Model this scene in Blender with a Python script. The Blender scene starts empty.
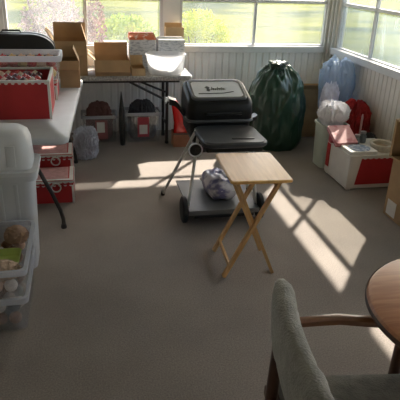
import bpy, bmesh, math, random
from mathutils import Vector, Matrix, noise
C = bpy.context.scene.collection
PI = math.pi
rnd = random.Random(7)

# ------------------------------------------------------------------ materials
MATS = {}
def nodes(name):
    m = bpy.data.materials.new(name); m.use_nodes = True
    nt = m.node_tree; nt.nodes.clear()
    return m, nt, nt.nodes.new('ShaderNodeOutputMaterial')
def mat(name, col, rough=.6, metal=0, var=.0, scale=8, bump=0, bscale=60, coat=0, spec=.5, stretch=None, col2=None, trans=0, sheen=0):
    """plain surface with procedural colour variation and bump"""
    if name in MATS: return MATS[name]
    m, nt, out = nodes(name); N = nt.nodes; L = nt.links
    b = N.new('ShaderNodeBsdfPrincipled'); L.new(b.outputs[0], out.inputs[0])
    b.inputs['Roughness'].default_value = rough; b.inputs['Metallic'].default_value = metal
    b.inputs['Coat Weight'].default_value = coat
    b.inputs['Specular IOR Level'].default_value = spec
    b.inputs['Sheen Weight'].default_value = sheen
    tc = N.new('ShaderNodeTexCoord'); mp = N.new('ShaderNodeMapping')
    L.new(tc.outputs['Object'], mp.inputs[0])
    if stretch: mp.inputs['Scale'].default_value = stretch
    n = N.new('ShaderNodeTexNoise'); n.inputs['Scale'].default_value = scale; n.inputs['Detail'].default_value = 6
    L.new(mp.outputs[0], n.inputs[0])
    r = N.new('ShaderNodeValToRGB')
    c2 = col2 or tuple(c*(1-var) for c in col)
    c1 = col if col2 else tuple(min(1, c*(1+var)) for c in col)
    r.color_ramp.elements[0].position = .35; r.color_ramp.elements[1].position = .65
    r.color_ramp.elements[0].color = (*c2, 1); r.color_ramp.elements[1].color = (*c1, 1)
    L.new(n.outputs[0], r.inputs[0]); L.new(r.outputs[0], b.inputs['Base Color'])
    if bump:
        n2 = N.new('ShaderNodeTexNoise'); n2.inputs['Scale'].default_value = bscale; n2.inputs['Detail'].default_value = 4
        L.new(mp.outputs[0], n2.inputs[0])
        bp = N.new('ShaderNodeBump'); bp.inputs['Strength'].default_value = bump; bp.inputs['Distance'].default_value = .01
        L.new(n2.outputs[0], bp.inputs['Height']); L.new(bp.outputs[0], b.inputs['Normal'])
    MATS[name] = m; return m
def film(name, haze=.15, col=(.9, .92, .95), gloss=.06, streak=None, rough=.12, tint=(1, 1, 1), diffuse=.5):
    """see-through plastic: transparent + hazy (translucent and diffuse) + glossy"""
    if name in MATS: return MATS[name]
    m, nt, out = nodes(name); N = nt.nodes; L = nt.links
    t = N.new('ShaderNodeBsdfTransparent'); t.inputs[0].default_value = (*tint, 1)
    tl = N.new('ShaderNodeBsdfTranslucent'); tl.inputs[0].default_value = (*col, 1)
    df = N.new('ShaderNodeBsdfDiffuse'); df.inputs[0].default_value = (*col, 1)
    hz = N.new('ShaderNodeMixShader'); hz.inputs[0].default_value = diffuse
    L.new(tl.outputs[0], hz.inputs[1]); L.new(df.outputs[0], hz.inputs[2])
    a = N.new('ShaderNodeMixShader'); L.new(t.outputs[0], a.inputs[1]); L.new(hz.outputs[0], a.inputs[2])
    a.inputs[0].default_value = haze
    if streak:
        tc = N.new('ShaderNodeTexCoord'); mp = N.new('ShaderNodeMapping'); mp.inputs['Scale'].default_value = streak
        n = N.new('ShaderNodeTexNoise'); n.inputs['Scale'].default_value = 3; n.inputs['Detail'].default_value = 5
        mr = N.new('ShaderNodeMapRange'); mr.inputs[1].default_value = .3; mr.inputs[2].default_value = .7
        mr.inputs[3].default_value = haze*.55; mr.inputs[4].default_value = haze*1.45
        L.new(tc.outputs['Object'], mp.inputs[0]); L.new(mp.outputs[0], n.inputs[0]); L.new(n.outputs[0], mr.inputs[0]); L.new(mr.outputs[0], a.inputs[0])
    g = N.new('ShaderNodeBsdfGlossy'); g.inputs['Roughness'].default_value = rough
    f = N.new('ShaderNodeMixShader'); f.inputs[0].default_value = gloss
    L.new(a.outputs[0], f.inputs[1]); L.new(g.outputs[0], f.inputs[2]); L.new(f.outputs[0], out.inputs[0])
    MATS[name] = m; return m
def leafmat(name, c1, c2, tl=.4):
    if name in MATS: return MATS[name]
    m, nt, out = nodes(name); N = nt.nodes; L = nt.links
    tc = N.new('ShaderNodeTexCoord'); n = N.new('ShaderNodeTexNoise'); n.inputs['Scale'].default_value = 9
    r = N.new('ShaderNodeValToRGB'); r.color_ramp.elements[0].position = .35; r.color_ramp.elements[1].position = .65
    r.color_ramp.elements[0].color = (*c1, 1); r.color_ramp.elements[1].color = (*c2, 1)
    d = N.new('ShaderNodeBsdfDiffuse'); t = N.new('ShaderNodeBsdfTranslucent'); x = N.new('ShaderNodeMixShader'); x.inputs[0].default_value = tl
    L.new(tc.outputs['Object'], n.inputs[0]); L.new(n.outputs[0], r.inputs[0])
    L.new(r.outputs[0], d.inputs[0]); L.new(r.outputs[0], t.inputs[0])
    L.new(d.outputs[0], x.inputs[1]); L.new(t.outputs[0], x.inputs[2]); L.new(x.outputs[0], out.inputs[0])
    MATS[name] = m; return m
def woodmat(name, c1, c2, rough=.45, scale=(3, 40, 40), coat=.2):
    if name in MATS: return MATS[name]
    m, nt, out = nodes(name); N = nt.nodes; L = nt.links
    b = N.new('ShaderNodeBsdfPrincipled'); L.new(b.outputs[0], out.inputs[0]); b.inputs['Roughness'].default_value = rough; b.inputs['Coat Weight'].default_value = coat
    b.inputs['Coat Roughness'].default_value = .25
    tc = N.new('ShaderNodeTexCoord'); mp = N.new('ShaderNodeMapping'); mp.inputs['Scale'].default_value = scale
    n = N.new('ShaderNodeTexNoise'); n.inputs['Scale'].default_value = 1.2; n.inputs['Detail'].default_value = 7; n.inputs['Distortion'].default_value = .6
    r = N.new('ShaderNodeValToRGB'); r.color_ramp.elements[0].position = .3; r.color_ramp.elements[1].position = .7
    r.color_ramp.elements[0].color = (*c1, 1); r.color_ramp.elements[1].color = (*c2, 1)
    L.new(tc.outputs['Object'], mp.inputs[0]); L.new(mp.outputs[0], n.inputs[0]); L.new(n.outputs[0], r.inputs[0]); L.new(r.outputs[0], b.inputs['Base Color'])
    MATS[name] = m; return m
def carpetmat():
    m, nt, out = nodes('carpet'); N = nt.nodes; L = nt.links
    b = N.new('ShaderNodeBsdfPrincipled'); L.new(b.outputs[0], out.inputs[0]); b.inputs['Roughness'].default_value = .95; b.inputs['Specular IOR Level'].default_value = .1
    tc = N.new('ShaderNodeTexCoord')
    n1 = N.new('ShaderNodeTexNoise'); n1.inputs['Scale'].default_value = 130; n1.inputs['Detail'].default_value = 8; n1.inputs['Roughness'].default_value = .75
    n2 = N.new('ShaderNodeTexNoise'); n2.inputs['Scale'].default_value = 2.2; n2.inputs['Detail'].default_value = 5
    r = N.new('ShaderNodeValToRGB'); e = r.color_ramp.elements
    e[0].position = .3; e[0].color = (.165, .148, .137, 1); e[1].position = .7; e[1].color = (.38, .338, .312, 1)
    r2 = N.new('ShaderNodeValToRGB'); r2.color_ramp.elements[0].position = .3; r2.color_ramp.elements[1].position = .7
    r2.color_ramp.elements[0].color = (.86, .85, .85, 1); r2.color_ramp.elements[1].color = (1.05, 1.04, 1.02, 1)
    mx = N.new('ShaderNodeMix'); mx.data_type = 'RGBA'; mx.blend_type = 'MULTIPLY'; mx.inputs[0].default_value = 1
    for n in (n1, n2): L.new(tc.outputs['Object'], n.inputs[0])
    L.new(n1.outputs[0], r.inputs[0]); L.new(n2.outputs[0], r2.inputs[0]); L.new(r.outputs[0], mx.inputs[6]); L.new(r2.outputs[0], mx.inputs[7]); L.new(mx.outputs[2], b.inputs['Base Color'])
    bp = N.new('ShaderNodeBump'); bp.inputs['Strength'].default_value = .3; bp.inputs['Distance'].default_value = .004
    L.new(n1.outputs[0], bp.inputs['Height']); L.new(bp.outputs[0], b.inputs['Normal'])
    return m
def lawnmat():
    m, nt, out = nodes('lawn'); N = nt.nodes; L = nt.links
    b = N.new('ShaderNodeBsdfDiffuse'); L.new(b.outputs[0], out.inputs[0])
    tc = N.new('ShaderNodeTexCoord'); mp = N.new('ShaderNodeMapping'); mp.inputs['Scale'].default_value = (.22, .5, 1)
    n1 = N.new('ShaderNodeTexNoise'); n1.inputs['Scale'].default_value = 1; n1.inputs['Detail'].default_value = 6
    r = N.new('ShaderNodeValToRGB'); e = r.color_ramp.elements
    e[0].position = .36; e[0].color = (.035, .05, .03, 1); e[1].position = .60; e[1].color = (.13, .135, .04, 1)  # sun patches and tree shade painted into the lawn colour by noise
    L.new(tc.outputs['Object'], mp.inputs[0]); L.new(mp.outputs[0], n1.inputs[0]); L.new(n1.outputs[0], r.inputs[0]); L.new(r.outputs[0], b.inputs[0])
    return m
def printmat(name, base, ink, scale=30, cut=.55, stretch=(1, 1, 3), rough=.6):
    """printed board: ink patches on a base colour"""
    if name in MATS: return MATS[name]
    m, nt, out = nodes(name); N = nt.nodes; L = nt.links
    b = N.new('ShaderNodeBsdfPrincipled'); L.new(b.outputs[0], out.inputs[0]); b.inputs['Roughness'].default_value = rough
    tc = N.new('ShaderNodeTexCoord'); mp = N.new('ShaderNodeMapping'); mp.inputs['Scale'].default_value = stretch
    n = N.new('ShaderNodeTexNoise'); n.inputs['Scale'].default_value = scale; n.inputs['Detail'].default_value = 3
    r = N.new('ShaderNodeValToRGB'); r.color_ramp.elements[0].position = cut-.05; r.color_ramp.elements[1].position = cut+.05
    r.color_ramp.elements[0].color = (*base, 1); r.color_ramp.elements[1].color = (*ink, 1)
    L.new(tc.outputs['Object'], mp.inputs[0]); L.new(mp.outputs[0], n.inputs[0]); L.new(n.outputs[0], r.inputs[0]); L.new(r.outputs[0], b.inputs['Base Color'])
    MATS[name] = m; return m

WHITE = mat('white_paint', (.74, .74, .74), .55, var=.04)
PANEL = mat('panel_paint', (.81, .81, .81), .5, var=.05, scale=4)
ALU = mat('window_aluminium', (.62, .62, .63), .45, var=.04)
POST = mat('post_paint', (.50, .49, .46), .55, var=.06)
CEIL = mat('ceiling_paint', (.75, .74, .71), .8, var=.03)
CARD = mat('cardboard', (.40, .255, .135), .85, var=.12, scale=6)
CARDIN = mat('cardboard_inside', (.34, .22, .12), .9, var=.12)
CARDL = mat('cardboard_pale', (.52, .36, .20), .85, var=.1)
TAPE = film('packing_tape', .6, (.7, .6, .45), .1)
RED = mat('red_board', (.42, .018, .022), .5, var=.12, scale=5)
REDDK = mat('red_cloth', (.34, .014, .016), .8, var=.25, scale=14, bump=.5, bscale=40)
REDGL = mat('red_gloss', (.60, .012, .010), .22, var=.1, coat=.5)
WBOARD = mat('white_board', (.70, .68, .65), .6, var=.05)
BLK = mat('black_plastic', (.014, .014, .016), .38, var=.2, bump=.12, bscale=200)
BLKM = mat('black_steel', (.022, .018, .017), .42, var=.2)
BLKEN = mat('black_enamel', (.008, .008, .009), .42, var=.2, spec=.3)
GREYPL = mat('grey_plastic', (.055, .057, .062), .5, var=.1, bump=.1, bscale=150)
SILVER = mat('silver_label', (.80, .81, .85), .35, var=.05)
STEEL = mat('steel_tube', (.58, .58, .57), .4, metal=.25, var=.08)
GRYMET = mat('grey_shelf', (.13, .13, .13), .5, metal=.0, var=.06)
RUBBER = mat('rubber', (.02, .02, .02), .8, var=.2)
TABLETOP = mat('table_plastic', (.50, .51, .54), .5, var=.05, bump=.1, bscale=300)
SPECK = mat('speckled_laminate', (.36, .34, .32), .5, var=.35, scale=60)
BAGGREEN = mat('green_bag_film', (.016, .056, .036), .3, var=.2, scale=3, coat=.35, bump=.12, bscale=7)
BLUEFILM = film('blue_film', .55, (.50, .62, .78), .12, rough=.2, tint=(.82, .9, 1), diffuse=.6)
WHITEFILM = mat('white_bag_film', (.50, .52, .60), .35, var=.12, bump=.4, bscale=30)
TISSUE = mat('tissue_paper', (.84, .83, .87), .7, var=.06, bump=.5, bscale=35)
DARKCLOTH = mat('dark_cloth', (.04, .04, .047), .9, var=.3, bump=.4, bscale=30)
BLKFILM = mat('black_bag_film', (.014, .016, .016), .3, var=.2, bump=.5, bscale=20, coat=.3)
CLEAR = film('clear_tub', .12, (.80, .82, .86), .06)
CLEARB = film('frosted_bowl', .48, (.93, .94, .97), .06, diffuse=.3)
FROST = film('frosted_bin', .92, (.68, .69, .71), .05, rough=.3, diffuse=.75)
FROSTL = film('frosted_lid', .92, (.74, .75, .77), .06, rough=.3, diffuse=.75)
PALETUB = mat('pale_green_tub', (.50, .56, .50), .45, var=.05)
PINK = printmat('pink_print', (.74, .38, .40), (.60, .20, .22), 14, .56, (1, 1, 1))
OAK = woodmat('light_oak', (.60, .30, .075), (.78, .46, .15), .4, (40, 3, 40), .12)
OAKZ = woodmat('oak_legs', (.46, .25, .09), (.62, .38, .16), .45, (30, 30, 3))
TABLEOAK = woodmat('honey_oak', (.36, .13, .055), (.52, .23, .105), .4, (3, 40, 40), .12)
BROWNW = woodmat('brown_wood', (.13, .05, .024), (.22, .095, .045), .35, (3, 40, 40), .3)
DARKW = woodmat('dark_wood', (.045, .02, .012), (.085, .035, .02), .4, (30, 30, 3), .2)
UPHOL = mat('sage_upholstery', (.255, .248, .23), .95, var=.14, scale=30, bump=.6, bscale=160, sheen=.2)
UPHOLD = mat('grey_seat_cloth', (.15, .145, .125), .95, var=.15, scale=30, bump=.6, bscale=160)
GOLD = mat('gold_bead', (.62, .42, .16), .35, metal=.5, var=.15)
PEACH = mat('peach_bead', (.60, .38, .27), .45, var=.15)
BAUBLE = mat('red_bauble', (.45, .02, .02), .2, var=.1, coat=.5)
BAUBLED = mat('wine_bauble', (.10, .008, .012), .25, var=.1)
BROWNORN = mat('brown_ornament', (.24, .13, .08), .6, var=.3, scale=20, bump=.4)
GREENSH = mat('lime_plastic', (.40, .50, .14), .5, var=.06)
PALEORN = mat('pale_ornament', (.66, .60, .56), .5, var=.2, scale=20)
SMOKE = mat('smoky_glass', (.20, .22, .25), .15, var=.2, coat=.4)
BLUEPR = printmat('blue_print', (.16, .22, .33), (.50, .54, .60), 30, .55, (1, 1, 1))
CHARBAG = printmat('fuel_bag_print', (.13, .12, .24), (.66, .62, .64), 7, .515, (1, 1, 1.6), .3)
NEWS = printmat('carton_print', (.62, .63, .66), (.36, .38, .43), 26, .55, (1, 1, 3))
ORANGEPR = printmat('orange_print', (.66, .16, .06), (.78, .60, .48), 22, .60, (1, 1, 1))

# ------------------------------------------------------------------ mesh helpers (parts are authored in the local frame of their thing)
class MB:
    def __init__(s): s.bm = bmesh.new()
    def faces(s, vs, fs):
        v = [s.bm.verts.new(p) for p in vs]
        for f in fs:
            try: s.bm.faces.new([v[i] for i in f])
            except ValueError: pass
        return v
    def box(s, c, d, rot=None, bev=0, seg=2):
        hx, hy, hz = d[0]/2, d[1]/2, d[2]/2
        M = Matrix.Translation(c) @ (rot.to_4x4() if rot else Matrix.Identity(4))
        r = bmesh.ops.create_cube(s.bm, size=1, matrix=M @ Matrix.Diagonal((d[0], d[1], d[2], 1)))
        if bev:
            es = list({e for v in r['verts'] for e in v.link_edges})
            bmesh.ops.bevel(s.bm, geom=es, offset=bev, segments=seg, profile=.6, affect='EDGES')
        return s
    def box2(s, a, b, bev=0):
        return s.box([(a[i]+b[i])/2 for i in range(3)], [abs(b[i]-a[i]) for i in range(3)], None, bev)
    def loft(s, loops, cap0=True, cap1=True, closed=True):
        L = [[s.bm.verts.new(p) for p in l] for l in loops]
        n = len(L[0])
        for a, b in zip(L, L[1:]):
            for i in range(n if closed else n-1):
                j = (i+1) % n
                s.bm.faces.new((a[i], a[j], b[j], b[i]))
        if cap0: s.bm.faces.new(L[0][::-1])
        if cap1: s.bm.faces.new(L[-1])
        return s
    def tube(s, pts, r, n=8, cap=True):
        pts = [Vector(p) for p in pts]
        loops = []; prev = None
        for i, p in enumerate(pts):
            t = ((pts[i+1]-p) if i == 0 else (p-pts[i-1]) if i == len(pts)-1 else (pts[i+1]-pts[i-1])).normalized()
            if prev is None:
                a = Vector((0, 0, 1)) if abs(t.z) < .9 else Vector((1, 0, 0))
                u = t.cross(a).normalized()
            else:
                u = (prev - t*prev.dot(t)).normalized()
            prev = u; w = t.cross(u)
            rr = r[i] if isinstance(r, (list, tuple)) else r
            loops.append([p + rr*(math.cos(2*PI*k/n)*u + math.sin(2*PI*k/n)*w) for k in range(n)])
        return s.loft(loops, cap, cap)
    def bar(s, a, b, w, h, up=(0, 0, 1)):
        """rectangular bar from a to b"""
        a, b = Vector(a), Vector(b); t = (b-a).normalized(); u = t.cross(Vector(up)).normalized(); v = u.cross(t)
        f = lambda p: [p+u*w/2+v*h/2, p-u*w/2+v*h/2, p-u*w/2-v*h/2, p+u*w/2-v*h/2]
        return s.loft([f(a), f(b)])
    def lathe(s, prof, n=24, c=(0, 0, 0), sx=1, sy=1, cap0=True, cap1=True, axis='z'):
        loops = []
        for r, z in prof:
            l = []
            for k in range(n):
                a = 2*PI*k/n; x, y = r*math.cos(a)*sx, r*math.sin(a)*sy
                l.append({'z': (c[0]+x, c[1]+y, c[2]+z), 'x': (c[0]+z, c[1]+x, c[2]+y), 'y': (c[0]+y, c[1]+z, c[2]+x)}[axis])
            loops.append(l)
        return s.loft(loops, cap0, cap1)
    def sphere(s, c, r, n=12, sc=(1, 1, 1)):
        bmesh.ops.create_uvsphere(s.bm, u_segments=n, v_segments=max(6, n//2+2), radius=r, matrix=Matrix.Translation(c) @ Matrix.Diagonal((*sc, 1)))
        return s
    def blob(s, c, r, sub=4, amp=.12, freq=3, seed=0, flat=True, ridge=True, shape=None, full=0):
        """crumpled soft mass: sphere pushed by ridged noise, flattened at the bottom. r = half sizes, c = centre of its base"""
        q = bmesh.ops.create_icosphere(s.bm, subdivisions=sub, radius=1)
        off = Vector((seed*7.3, seed*3.1, seed*1.7))
        for v in q['verts']:
            p = v.co.copy(); d = p.normalized()
            n1 = noise.noise(d*freq+off); n2 = noise.noise(d*freq*2.7+off); n3 = noise.noise(d*freq*6+off)
            k = (1-2*abs(n1)) if ridge else n1
            f = 1 + amp*(k*.6 + (1-2*abs(n2))*.35 + n3*.25)
            x, y, z = d.x*f, d.y*f, d.z*f
            if flat: z = max(z, -.75 + .03*n3)
            zz = (z+.75)/1.75
            w = shape(zz) if shape else 1
            if full:
                hr = math.hypot(d.x, d.y) or 1; k = (1-max(0, min(1, zz))**full)**.5*f if d.z > -.7 else hr*f/.714
                t = min(1, hr/.35) if d.z > 0 else 1
                x, y = d.x/hr*k*t, d.y/hr*k*t
            v.co = Vector((c[0]+x*r[0]*w, c[1]+y*r[1]*w, c[2]+max(0, zz)*r[2]*2))
        return s
    def bag(s, size, prof, amp=.1, freq=2.2, seed=0, sub=5, c=(0, 0, 0)):
        """filled soft bag: a profile of (radius, height) pairs swept round, creased by ridged noise"""
        q = bmesh.ops.create_icosphere(s.bm, subdivisions=sub, radius=1)
        off = Vector((seed*5.3, seed*2.1, seed*3.7)); n = len(prof)-1
        for v in q['verts']:
            d = v.co.normalized(); u = math.acos(max(-1, min(1, -d.z)))/PI*n; k = min(n-1, int(u)); t = u-k
            r = prof[k][0]*(1-t)+prof[k+1][0]*t; z = prof[k][1]*(1-t)+prof[k+1][1]*t
            h = Vector((d.x, d.y, 0)); h = h.normalized() if h.length > 1e-6 else Vector((1, 0, 0))
            p = Vector((h.x*1.3, h.y*1.3, z*1.6))
            w = noise.noise(p*.9+off)*.6
            a = 1-2*abs(noise.noise(p*freq+off+Vector((w, w, -w)))); b = 1-2*abs(noise.noise(p*freq*2.6-off)); e = noise.noise(p*freq*6+off)
            f = amp*(.55*a+.35*b+.2*e-.25)
            g = min(1, z*6)
            v.co = Vector((c[0]+h.x*r*(1+f)*size[0], c[1]+h.y*r*(1+f)*size[1], c[2]+max(0, z*(1+.6*f*g))*size[2]))
        return s
    def done(s, name, m, parent=None, smooth=False, loc=(0, 0, 0), rz=0, angle=40):
        bmesh.ops.remove_doubles(s.bm, verts=s.bm.verts, dist=1e-5)
        bmesh.ops.recalc_face_normals(s.bm, faces=s.bm.faces)
        me = bpy.data.meshes.new(name); s.bm.to_mesh(me); s.bm.free()
        for x in (m if isinstance(m, list) else [m]): me.materials.append(x)
        if smooth:
            for p in me.polygons: p.use_smooth = True
            try: me.set_sharp_from_angle(angle=math.radians(angle))
            except Exception: pass
        o = bpy.data.objects.new(name, me); C.objects.link(o)
        o.location = loc; o.rotation_euler = (0, 0, rz)
        if parent: o.parent = parent
        return o
def tag(o, label, cat, group=None, kind=None):
    o['label'] = label; o['category'] = cat
    if group: o['group'] = group
    if kind: o['kind'] = kind
    return o
def thing(name, label, cat, loc=(0, 0, 0), rz=0, group=None):
    o = bpy.data.objects.new(name, None); C.objects.link(o); o.empty_display_size = .05
    o.location = loc; o.rotation_euler = (0, 0, rz)
    return tag(o, label, cat, group)
def struct(o, label=None):
    o['kind'] = 'structure'
    if label: o['label'] = label
    return o
def copy_tree(o, parent=None):
    c = o.copy(); C.objects.link(c); c.parent = parent
    for ch in list(o.children): copy_tree(ch, c)
    return c
def rr(cx, cy, w, d, r, z, n=4):
    """rounded rectangle loop"""
    r = min(r, w/2-.001, d/2-.001); out = []
    for qx, qy, a0 in ((1, 1, 0), (-1, 1, PI/2), (-1, -1, PI), (1, -1, 1.5*PI)):
        for k in range(n+1):
            a = a0+k*PI/2/n
            out.append((cx+qx*(w/2-r)+r*math.cos(a), cy+qy*(d/2-r)+r*math.sin(a), z))
    return out
def tub_mesh(w, d, h, taper=.9, r=.03, t=.005, lip=.012, lipz=.018, z0=0):
    """open tub with tapered walls, real thickness and a turned-out lip"""
    b = MB(); wb, db = w*taper, d*taper
    w2, d2 = w-2*lip, d-2*lip
    b.loft([rr(0, 0, wb, db, r, z0), rr(0, 0, w2, d2, r, z0+h-lipz), rr(0, 0, w, d, r, z0+h-lipz), rr(0, 0, w, d, r, z0+h),
            rr(0, 0, w2-2*t, d2-2*t, r, z0+h), rr(0, 0, wb-2*t, db-2*t, r, z0+t)])
    return b

# ------------------------------------------------------------------ setting
D, R, LX, FY = 5.81, 2.735, -3.2, -2.2           # back wall, right wall, left wall, front (house) wall
ZT, ZS, ZH, ZC = .867, .94, 2.10, 2.42
struct(MB().box2((LX-.2, FY-.2, -.15), (R+.12, D+.12, 0)).done('floor', carpetmat()), 'taupe speckled carpet')
struct(MB().box2((LX-.3, FY-.2, ZC), (R+.46, D+.66, ZC+.1)).done('ceiling', CEIL))
b = MB(); b.box2((R+.44, FY, 2.10), (R+.46, D+.66, ZC)); b.box2((LX-.3, D+.64, 2.15), (R+.46, D+.66, ZC))
struct(b.done('trim_3', WHITE), 'white eave fascia')
def ribbed(b, a0, a1, z0, z1, axis, face):
    """knee wall of pressed ribs; face = coordinate of its front, thickness goes outward"""
    g = .013 if axis == 'x' else .006; pr = [(0, 0), (.046, 0), (.054, g), (.070, g), (.077, 0)]
    pts = []; a = a0
    while a < a1-1e-6:
        for x, dd in pr[:-1]:
            if a+x < a1: pts.append((a+x, dd))
        a += .077
    pts.append((a1, 0))
    f = (lambda x, dd, z: (x, face+dd, z)) if axis == 'x' else (lambda x, dd, z: (face+dd, x, z))
    b.loft([[f(x, dd, z0) for x, dd in pts], [f(x, dd, z1) for x, dd in pts]], False, False, False)
    if axis == 'x': b.box2((a0, face+.03, z0), (a1, face+.10, z1))
    else: b.box2((face+.03, a0, z0), (face+.10, a1, z1))
b = MB()
ribbed(b, LX, R, 0, ZT, 'x', D); b.box2((LX, D, ZH), (R+.1, D+.1, ZC))
for x0, x1 in ((.823, 1.0), (2.68, R+.1), (-.95, -.77), (-2.75, -2.57)): b.box2((x0, D, ZT), (x1, D+.1, ZH))
b.box2((LX-.1, D, 0), (-3.0, D+.1, ZC))
struct(b.done('wall_back', PANEL), 'ribbed white knee wall below the back windows')
b = MB()
ribbed(b, FY, D, 0, ZT, 'y', R); b.box2((R, FY, ZH), (R+.1, D+.1, ZC))
RW = [(4.08, 5.686), (2.28, 3.84), (.44, 2.0), (-1.4, .16)]
for y0, y1 in ((5.686, D), (3.84, 4.08), (2.0, 2.28), (.16, .44), (FY, -1.4)): b.box2((R, y0, ZT), (R+.1, y1, ZH))
struct(b.done('wall_right', mat('warm_panel_paint', (.74, .70, .64), .5, var=.05, scale=4)), 'ribbed white knee wall below the right windows')
struct(MB().box2((LX-.1, FY, 0), (LX, D, ZC)).done('wall_left', WHITE))
struct(MB().box2((LX-.1, FY-.1, 0), (R+.1, FY, ZC)).done('wall_front', WHITE))
# corner posts and sills
b = MB(); b.box2((2.655, D-.028, 0), (2.70, D+.002, ZC), .004); b.box2((R-.028, 5.70, 0), (R+.002, 5.74, ZC), .004); b.box2((2.685, 5.735, 0), (R, D, ZC))
struct(b.done('trim_4', POST), 'grey beige corner post between the two window walls')
b = MB(); b.box2((LX, D-.03, ZT), (2.655, D+.02, ZS-.012), .004); b.box2((LX, D-.032, ZS-.012), (2.655, D+.05, ZS-.002), .003)
struct(b.done('trim_1', ALU), 'white window sill along the back wall')
b = MB(); b.box2((R-.03, FY, ZT), (R+.02, 5.70, ZS-.012), .004); b.box2((R-.04, FY, ZS-.012), (R+.05, 5.70, ZS), .003)
struct(b.done('trim_2', ALU), 'white window sill along the right wall')
HAZEB = film('vinyl_pane', .105, (.9, .92, .95), .03, (1, 1, .25), .08, diffuse=.12)
HAZER = film('vinyl_pane_dusty', .15, (.9, .93, .88), .03, (1, 1, .25), .08, diffuse=.12)
HAZEL = film('vinyl_pane_double', .15, (.75, .88, .95), .03, (1, 2.2, .5), .08, diffuse=.12, tint=(.60, .60, .58))
def window(n, axis, a0, a1, wall, hz, bar=1.40):
    """two-lite vinyl window: frame with mullion and one cross bar, four hazy panes"""
    f = MB(); t = .05
    def bx(p0, p1, z0, z1, o0=.02, o1=.07):
        s = 1 if wall > 0 else -1
        if axis == 'x': f.box2((p0, wall+s*o0, z0), (p1, wall+s*o1, z1), .003)
        else: f.box2((wall+s*o0, p0, z0), (wall+s*o1, p1, z1), .003)
    bx(a0-.005, a0+.03, ZS, ZH); bx(a1-.03, a1+.005, ZS, ZH); bx(a0, a1, ZS-.005, ZS+.012); bx(a0, a1, ZH-.03, ZH)
    m = (a0+a1)/2 + (.062 if axis == 'y' else 0); bx(m-.014, m+.014, ZS, ZH, .025, .06)
    bx(a0, a1, bar-.017, bar+.017, .03, .06)
    w = struct(f.done('window_%d' % n, ALU))
    s = 1 if wall > 0 else -1
    for p0, p1 in ((a0+.03, m-.014), (m+.014, a1-.03)):
        for z0, z1 in ((ZS+.012, bar-.022), (bar+.022, ZH-.03)):
            g = MB()
            if axis == 'x': g.faces([(p0, wall+s*.045, z0), (p1, wall+s*.045, z0), (p1, wall+s*.045, z1), (p0, wall+s*.045, z1)], [(0, 1, 2, 3)])
            else: g.faces([(wall+s*.045, p0, z0), (wall+s*.045, p1, z0), (wall+s*.045, p1, z1), (wall+s*.045, p0, z1)], [(0, 1, 2, 3)])
            g.done('pane', HAZEL if (hz is HAZER and z0 < bar) else hz, w)
window(1, 'x', -.77, .823, D, HAZEB); window(2, 'x', 1.0, 2.68, D, HAZEB)
for i, (y0, y1) in enumerate(RW): window(3+i, 'y', y0, y1, R, HAZER)
window(7, 'x', -2.57, -.95, D, HAZEB)

# outside
struct(MB().box2((-60, -40, -.5), (90, 110, -.3)).done('ground', lawnmat()), 'sunlit lawn outside the windows')
def shrub(name, label, cat, loc, rad, n, leaf, m, seed, k0=1, group=None):
    r = random.Random(seed); t = thing(name, label, cat, loc, 0, group)
    b = MB(); vs, fs = [], []
    for i in range(n):
        while True:
            p = Vector((r.uniform(-1, 1), r.uniform(-1, 1), r.uniform(-1, 1)))
            if .25 < p.length < 1 and noise.noise(p*2.3+Vector((seed, 0, 0))) > -.25: break
        c = Vector((p.x*rad[0], p.y*rad[1], rad[2]*(1+p.z)+rad[3]))
        u = Vector((r.gauss(0, 1), r.gauss(0, 1), r.gauss(0, 1))).normalized(); v = u.orthogonal().normalized(); s = leaf*r.uniform(.6, 1.3)
        k = len(vs); vs += [c-u*s, c+v*s*.5, c+u*s, c-v*s*.5]; fs.append((k, k+1, k+2, k+3))
    b.faces(vs, fs); b.bm.verts.ensure_lookup_table()
    b.done('foliage', m, t)
    b = MB()
    for i in range(7):
        a = i*2*PI/7+r.uniform(-.3, .3); k = .55
        b.tube([(0.04*math.cos(a), .04*math.sin(a), 0), (rad[0]*.3*math.cos(a), rad[1]*.3*math.sin(a), rad[3]+rad[2]*.6), (rad[0]*k*math.cos(a), rad[1]*k*math.sin(a), rad[3]+rad[2]*1.3)], [.03*k0, .02*k0, .008*k0], 6)
    b.done('stem', mat('bark', (.10, .065, .045), .9, var=.3), t)
    return t
YG = leafmat('yellow_leaf', (.34, .42, .04), (.62, .62, .08)); YG2 = leafmat('lime_leaf', (.20, .32, .05), (.46, .50, .10))
PUR = leafmat('purple_leaf', (.13, .06, .07), (.36, .22, .20)); PUR2 = leafmat('mauve_leaf', (.20, .15, .17), (.38, .30, .30)); GRN = leafmat('green_leaf', (.05, .10, .03), (.12, .19, .05))
shrub('garden_shrub', 'bright yellow green shrub outside the left end of the second back window', 'shrub', (2.1, 10, -.3), (.56, .5, .62, .05), 3200, .05, YG, 3)
shrub('garden_shrub', 'lime green shrub outside the first back window, above the printed cartons', 'shrub', (.75, 10.2, -.3), (.62, .5, .56, .05), 3000, .05, YG2, 4)
shrub('garden_shrub', 'reddish purple leafed shrub close outside the first back window', 'shrub', (.13, 6.9, -.3), (.16, .22, .85, .1), 1500, .03, PUR, 5)
shrub('garden_shrub', 'dusty mauve leafed shrub outside, behind the tall cardboard box', 'shrub', (-.42, 8.0, -.3), (.48, .4, .85, .05), 2600, .04, PUR2, 6)

shrub('garden_tree', 'tall tree outside beyond the right windows, its flat crown shading the back corner', 'tree', (10.6, 14.2, -.3), (1.3, 1.3, .5, 8.8), 2600, .13, GRN, 9, 4)

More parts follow.
